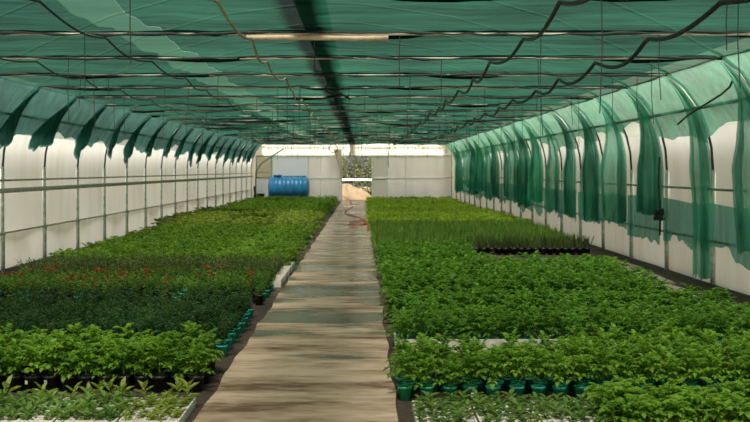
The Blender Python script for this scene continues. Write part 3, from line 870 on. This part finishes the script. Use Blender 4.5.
def flower_mesh(seed):
    F = Foliage(seed); R = F.r
    for i in range(R.choice((1, 2, 2, 3))):
        c = Vector((R.uniform(-.06, .06), R.uniform(-.06, .06), R.uniform(.27, .32)))
        F.stick(Vector((0, 0, .18)), c, .002)
        for k in range(9): F.leaf(c, pol(k * 2.399, .2 + .1 * k), UP, .026, .022, .2, .2)
    return mesh_of('flower', F.arrays(), M['flower'])
FL = [flower_mesh(i) for i in range(5)]
K6 = PotKind('flowering_potted_plant', 'potted plant', PT, None, flo)
for r, c, x, y in grid_spots(-1.18, -4.4, 11.25, 12.65, .160, .155, .015, 16, -1):
    has = R.random() < .24; pt = R.choice((PT, PB, PB))
    place_pot(K6, x, y, ('red-flowering plant' if has else 'unopened plant among red flowers') + ', %s pot, %s' % ('teal' if pt is PT else 'black', posn(r, c)), 'plants of the red-flowering bed', R=R, pot=pt, flower=R.choice(FL) if has else None)
a, ms = variants(feathery, 6, 850, 'foliage', M['leaf_brown'], h=.25, rad=.13, stems=10, per=8, z0=.04, ll=.045)
crop('feathery_plant', 'brownish feathery plant behind the red flowers', 'bedding plant', 'feathery plants', ms, a, M['leaf_brown'],
     grid_spots(-1.22, -4.4, 12.95, 14.5, .18, .17, .02, 17, -1), 300, 'feathery_crop', 'rest of the brownish feathery plants behind the red flowers', per_row=False)
a, ms = variants(compound, 6, 900, 'foliage', M['leaf_far'], h=.25, rad=.14, nl=10, pairs=2, ll=.055, z0=.04, erect=.8)
crop('fresh_bedding_plant', 'fresh green plant behind the feathery plants', 'bedding plant', 'fresh green plants', ms, a, M['leaf_far'],
     grid_spots(-1.22, -4.65, 14.9, 18.2, .20, .195, .03, 18, -1), 300, 'fresh_bedding_crop', 'rest of the fresh green plants behind the feathery plants')
a, ms = variants(compound, 5, 940, 'foliage', M['leaf_far'], h=.22, rad=.14, nl=9, pairs=2, ll=.06, z0=.04, erect=.7)
sp = []
for b in range(4): sp += [(r + b * 4, c, x, y) for r, c, x, y in grid_spots(-1.25, -4.9, 18.8 + b * 1.5, 18.8 + b * 1.5 + .66, .24, .21, .03, 19 + b, -1)]
crop('rowed_bedding_plant', 'green plant in the beds with dark gaps', 'bedding plant', 'plants of the gapped beds', ms, a, M['leaf_far'], sp, 300, 'rowed_bedding_crop', 'rest of the green plants in the beds with dark gaps')
a, ms = variants(compound, 5, 960, 'foliage', M['leaf_yellow'], h=.27, rad=.17, nl=8, pairs=2, ll=.075, z0=.04, erect=.8)
crop('light_bedding_plant', 'light green plant nearing the blue tank', 'bedding plant', 'light plants nearing the tank', ms, a, M['leaf_far'],
     grid_spots(-1.3, -5.1, 25.0, 34.0, .28, .29, .05, 30, -1) + [(r + 34, c, x, y) for r, c, x, y in grid_spots(-1.3, -4.9, 34.6, 46.8, .30, .33, .06, 31, -1)], 300,
     'light_bedding_crop', 'rest of the light green plants nearing the blue tank')

# --- seedling trays in front
CELL = foam_tray_mesh(.36, .60, .06, 5, 9)
CSOIL = None
seed_s = [mesh_of('seedling', rosette(30 + i, .09, .06, 8, .5, .045), M['leaf_seed']) for i in range(5)]
seed_l = [mesh_of('seedling', compound(40 + i, .15, .075, 9, 2, .04, .045, .8), M['leaf_lush']) for i in range(5)]
seed_y = [mesh_of('seedling', rosette(50 + i, .08, .05, 8, .55, .045), M['leaf_yellow']) for i in range(4)]
seed_b = [mesh_of('seedling', rosette(60 + i, .13, .085, 6, .42, .045, (.5, 1.35)), M['leaf_yellow']) for i in range(4)]
ms_ = MB(); ms_.box((0, 0, .026), (.33, .57, .028)); CS = ms_.mesh('compost', M['soil_pot'])
def seed_tray(x, y, label, group, meshes, back=None, fill=.9, R=random, ny=9):
    t = thing('seedling_tray', (x, y, 0), label, 'seedling tray', group)
    link('tray_body', CELL, t); link('compost', CS, t)
    for i in range(5):
        for j in range(ny):
            bk = back and j >= ny - 1
            if R.random() > fill: continue
            o = link('seedling', R.choice(back if bk else meshes), t)
            o.location = (-.18 + .36 * (i + .5) / 5 + R.uniform(-.01, .01), -.30 + .60 * (j + .5) / ny + R.uniform(-.01, .01), 0)
            s = R.uniform(.75, 1.2); o.scale = (s, s, s); o.rotation_euler = (0, 0, R.uniform(0, 6.28))
R = random.Random(77)
for i in range(8):
    lushy = i >= 3
    seed_tray(.31 + .19 + .375 * i, 6.03, ('white foam tray packed with lush seedlings, %s from the walkway' if lushy else 'white foam tray of small sparse dark seedlings, %s from the walkway') % ordn(i + 1),
              'seedling trays below the teal pots', seed_l if lushy else seed_s, None, .97 if lushy else .68, R)
for i in range(6):
    seed_tray(-1.09 - .18 - .375 * i, 6.12, 'white foam tray of patchy seedlings before the black pots, %s from the walkway' % ordn(i + 1), 'seedling trays below the black pots',
              seed_y if i == 0 else seed_s, seed_b, .66, R)
# white tray edge beside the walkway further back
for i in range(4):
    o = link('foam_tray', TRAY, None, (-1.14, 13.25 + .66 * i, 0.0)); o.rotation_euler = (0, 0, PI / 2); o.scale = (1, .28, 1.3)
    tag(o, 'narrow white tray along the walkway edge beside the feathery plants, %s from the viewer' % ordn(i + 1), 'tray', 'white trays along the walkway')

# ------------------------------------------------------------------ planks on the soil by the draped wall
for i, (x, y, rz, L) in enumerate(((3.92, 12.1, .08, 1.9), (4.02, 14.1, -.05, 1.9), (4.10, 16.1, .05, 1.8))):
    m = MB(); m.box((0, 0, .02), (.16, L, .03)); m.box((.18, .08, .018), (.13, L * .9, .026))
    for q in (-.4, .4): m.box((.08, q * L, .008), (.38, .05, .014))
    o = m.obj('plank_walk', M['plank'], None, False, (x, y, 0)); o.rotation_euler = (0, 0, rz)
    tag(o, 'weathered plank duckboard on soil by the draped wall, %s from the viewer' % ordn(i + 1), 'plank', 'planks on the soil')

# ------------------------------------------------------------------ far end things
t = thing('water_tank', (-3.62, 48.2, 0.0), 'blue ribbed plastic water tank lying before the end wall', 'water tank')
m = MB(); prof = []
for i in range(9):
    a = i / 8 * PI / 2; prof.append((.10 + .44 * math.sin(a), -1.02 + .16 * (1 - math.cos(a))))
for x0 in (-.6, -.2, .2, .6):
    prof += [(.54, x0 - .09), (.565, x0 - .06), (.565, x0 + .06), (.54, x0 + .09)]
for i in range(9):
    a = PI / 2 - i / 8 * PI / 2; prof.append((.10 + .44 * math.sin(a), 1.02 - .16 * (1 - math.cos(a))))
m.lathe(prof, (0, 0, .66), 28, 'x'); m.obj('tank_body', M['tank'], t, True)
m = MB(); m.lathe([(.19, 0), (.19, .07), (.21, .07), (.21, .12), (.05, .14)], (-.55, 0, 1.19), 18); m.obj('lid', M['tank'], t, True)
m = MB(); m.tube([(-.3, 0, 1.235), (.85, 0, 1.235)], .028, 8); m.obj('top_rib', M['tank'], t, True)
for x0 in (-.55, .55):
    m = MB(); m.box((x0, 0, .11), (.36, .8, .22)); m.obj('foot', M['tank'], t)

m = MB(); m.tube([(-5.30, 48.6, .0), (-5.30, 48.6, 1.0), (-5.28, 48.6, 1.45), (-5.05, 48.6, 1.85), (-4.7, 48.6, 2.1), (-4.2, 48.6, 2.42), (-3.9, 48.6, 2.6)], .035, 8)
tag(m.obj('bent_pipe', M['rail_green'], None, True), 'dark bent pipe rising beside the corner window', 'pipe')
t = thing('bucket', (-5.02, 48.3, 0), 'dark bucket in the corner below the window', 'bucket')
m = MB(); m.lathe([(.14, 0), (.19, .36), (.20, .36), (.20, .39), (.17, .39), (.13, .02)], n=16); m.obj('bucket_body', M['black'], t, True)
m = MB(); m.tube([(.18 * math.cos(a), 0, .38 + .16 * math.sin(a)) for a in [PI * i / 10 for i in range(11)]], .008, 6); m.obj('bucket_handle', M['steel'], t, True)
m = MB(); m.tube([(-5.28, 47.6, 0), (-5.22, 47.6, .4), (-5.26, 47.62, .75)], .05, 7)
tag(m.obj('rolled_sheet', M['cord'], None, True), 'dark rolled sheet leaning in the corner by the bucket', 'roll')

m = MB(); n = 28
for q in range(3):
    m.tube([(.21 * math.cos(2 * PI * i / n), q * .03, .21 * math.sin(2 * PI * i / n)) for i in range(n + 1)], .022, 6, False)
o = m.obj('hose_coil', M['cord'], None, True, (-1.46, 48.85, 2.62)); tag(o, 'dark hose coil hung above the doorway corner', 'hose')
m = MB(); m.grid(lambda u, v: (-1.48 + .42 * (v ** .8) * (1 - u) + (.44) * u, .03 * math.sin(u * 6 + v * 3), 2.58 - 1.42 * v), 8, 10)
tag(m.obj('plastic_flap', M['panel_tan'], None, True, (0, 48.95, 0)), 'tan plastic flap hanging beside the open doorway', 'flap')
m = MB(); m.tube([(1.3, 49.0, 2.5), (1.28, 49.0, 2.0), (1.31, 49.0, 1.68)], .018, 6)
tag(m.obj('hanging_strap', M['cord'], None, True), 'dark strap hanging on the end wall past the open door leaf', 'strap')

m = MB()
pts = [(-.62, 47.5, 0), (-.50, 44, 0), (-.42, 40, 0), (-.55, 36.5, 0), (-.62, 34, 0), (-.25, 31.5, 0), (.02, 29.5, 0), (.10, 27.6, 0), (-.05, 26.4, 0), (-.35, 26.6, 0), (-.3, 28.0, 0), (.05, 28.6, 0), (.14, 26.0, 0), (.12, 24.0, 0)]
sm = []
for i in range(len(pts) - 1):
    p0, p1, p2, p3 = [Vector(pts[min(max(j, 0), len(pts) - 1)]) for j in (i - 1, i, i + 1, i + 2)]
    for q in range(8):
        u = q / 8; sm.append(.5 * ((2 * p1) + (-p0 + p2) * u + (2 * p0 - 5 * p1 + 4 * p2 - p3) * u * u + (-p0 + 3 * p1 - 3 * p2 + p3) * u ** 3))
m.tube([(p.x, p.y, .07) for p in sm], .018, 6); tag(m.obj('garden_hose', M['hose'], None, True), 'orange-red garden hose snaking along the walkway near the doorway', 'hose')

# ------------------------------------------------------------------ outside the doorway
def mound(name, c, r, h, label, seed):
    R = random.Random(seed); ph = [R.uniform(0, 6) for _ in range(6)]
    def fn(u, v):
        a = 2 * PI * u; q = v
        k = 1 + .18 * math.sin(3 * a + ph[0]) + .10 * math.sin(7 * a + ph[1])
        z = h * (math.cos(q * PI / 2) ** .8) * (1 + .12 * math.sin(5 * a + 6 * q + ph[2])) if q < 1 else 0
        return (c[0] + r[0] * q * k * math.cos(a), c[1] + r[1] * q * k * math.sin(a), -.13 + z)
    m = MB(); m.grid(fn, 30, 10); return tag(m.obj(name, M['rock'], None, True), label, 'earth mound')
mound('earth_mound', (-.9, 53.2, 0), (1.3, 1.2), .85, 'ochre earth mound outside the doorway', 4)
mound('earth_mound', (.7, 56.5, 0), (2.4, 1.6), .55, 'low ochre earth bank outside behind the bush', 9)
def leafcloud(name, parent, blobs, n, ll, mat, seed):
    F = Foliage(seed); R = F.r
    for _ in range(n):
        (cx, cy, cz, rx, ry, rz) = R.choice(blobs)
        d = pol(R.uniform(0, 6.28), math.asin(R.uniform(-1, 1))); q = R.uniform(.6, 1.0)
        p = Vector((cx + d.x * rx * q, cy + d.y * ry * q, cz + d.z * rz * q))
        F.leaf(p, d + pol(R.uniform(0, 6.28), R.uniform(-.8, .6)), UP, ll * R.uniform(.7, 1.3), ll * .55, .2, .2)
    V, Fa = F.arrays(); return link(name, np_mesh(name, V, Fa, mat), parent)
t = thing('leafy_bush', (.42, 53.8, -.13), 'dark leafy bush outside at the doorway edge', 'bush')
m = MB()
for i in range(5): m.tube([(0, 0, 0), (.2 * math.cos(i * 1.3), .2 * math.sin(i * 1.3), .6)], .02, 5)
m.obj('stem', M['bark'], t); leafcloud('foliage', t, [(0, 0, .75, .55, .5, .55), (.35, 0, .55, .5, .4, .5)], 900, .11, M['leaf_bush'], 5)
for i, (x, y, h) in enumerate(((-2.2, 60.5, 4.2), (-.4, 62.0, 4.6), (1.5, 60.8, 4.0), (3.9, 62.5, 4.8), (-6.6, 58.5, 3.6))):
    t = thing('olive_tree', (x, y, -.13), 'grey-green tree outside, ' + ['toward the tank', 'straight behind the earth mound', 'behind the dark bush', 'hidden behind the wide end wall', 'seen through the corner window'][i], 'tree', 'trees outside the doorway')
    m = MB(); m.tube([(0, 0, 0), (.08, 0, .9), (-.05, .05, 1.7)], [.14, .11, .07], 8); m.obj('trunk', M['bark'], t, True)
    leafcloud('crown', t, [(0, 0, h * .55, 1.1, 1.0, h * .4), (.6, 0, h * .42, .7, .7, h * .32), (-.6, 0, h * .45, .7, .7, h * .35), (0, 0, h * .28, .9, .9, .8)], 1500, .17, M['leaf_tree'], 40 + i)
t = thing('pipe_rail', (0, 51.6, -.13), 'white pipe rail crossing outside the doorway', 'rail')
m = MB(); m.tube([(-2.2, 0, 1.16), (2.4, 0, 1.14)], .05, 8); m.obj('rail', M['white_pipe'], t, True)
for x in (-2.1, 2.3):
    m = MB(); m.tube([(x, 0, 0), (x, 0, 1.14)], .04, 8); m.obj('post', M['white_pipe'], t, True)

# ------------------------------------------------------------------ light
w = bpy.data.worlds.new('World'); S.world = w; w.use_nodes = True
nt = w.node_tree; nt.nodes.clear()
o = nt.nodes.new('ShaderNodeOutputWorld'); bg = nt.nodes.new('ShaderNodeBackground')
sky = nt.nodes.new('ShaderNodeTexSky'); sky.sky_type = 'NISHITA'; sky.sun_disc = False; sky.sun_elevation = math.radians(52); sky.sun_rotation = math.radians(160); sky.air_density = 1.3; sky.dust_density = 2.5
mx = nt.nodes.new('ShaderNodeMix'); mx.data_type = 'RGBA'; mx.inputs[0].default_value = .6
nt.links.new(sky.outputs[0], mx.inputs[6]); mx.inputs[7].default_value = (4.6, 4.8, 5.0, 1)
nt.links.new(mx.outputs[2], bg.inputs[0]); bg.inputs[1].default_value = 0.055; nt.links.new(bg.outputs[0], o.inputs[0])
sd = bpy.data.lights.new('sun', 'SUN'); sd.energy = 40.0; sd.color = (1.0, .93, .80); sd.angle = math.radians(14)
so = bpy.data.objects.new('sun', sd); COL.objects.link(so)
sun_from = Vector((-.04, -.50, 1.0))
so.rotation_euler = sun_from.to_track_quat('Z', 'Y').to_euler(); so.location = (-10, 40, 30)

# ------------------------------------------------------------------ camera
cd = bpy.data.cameras.new('camera'); co = bpy.data.objects.new('camera', cd); COL.objects.link(co)
co.location = (0, 0, CAM_Z); co.rotation_euler = (PI / 2, 0, 0)
cd.sensor_width = 36; cd.sensor_fit = 'HORIZONTAL'; cd.lens = FPX / 750 * 36
cd.shift_x = (375 - VPX) / 750; cd.shift_y = -(211 - VPY) / 750
cd.clip_start = .1; cd.clip_end = 300
cd.dof.use_dof = True; cd.dof.focus_distance = 9.0; cd.dof.aperture_fstop = 4.0
S.camera = co
S.view_settings.view_transform = 'Standard'; S.view_settings.look = 'None'; S.view_settings.gamma = 1.0
S.view_settings.use_curve_mapping = False
S.view_settings.exposure = 0.05
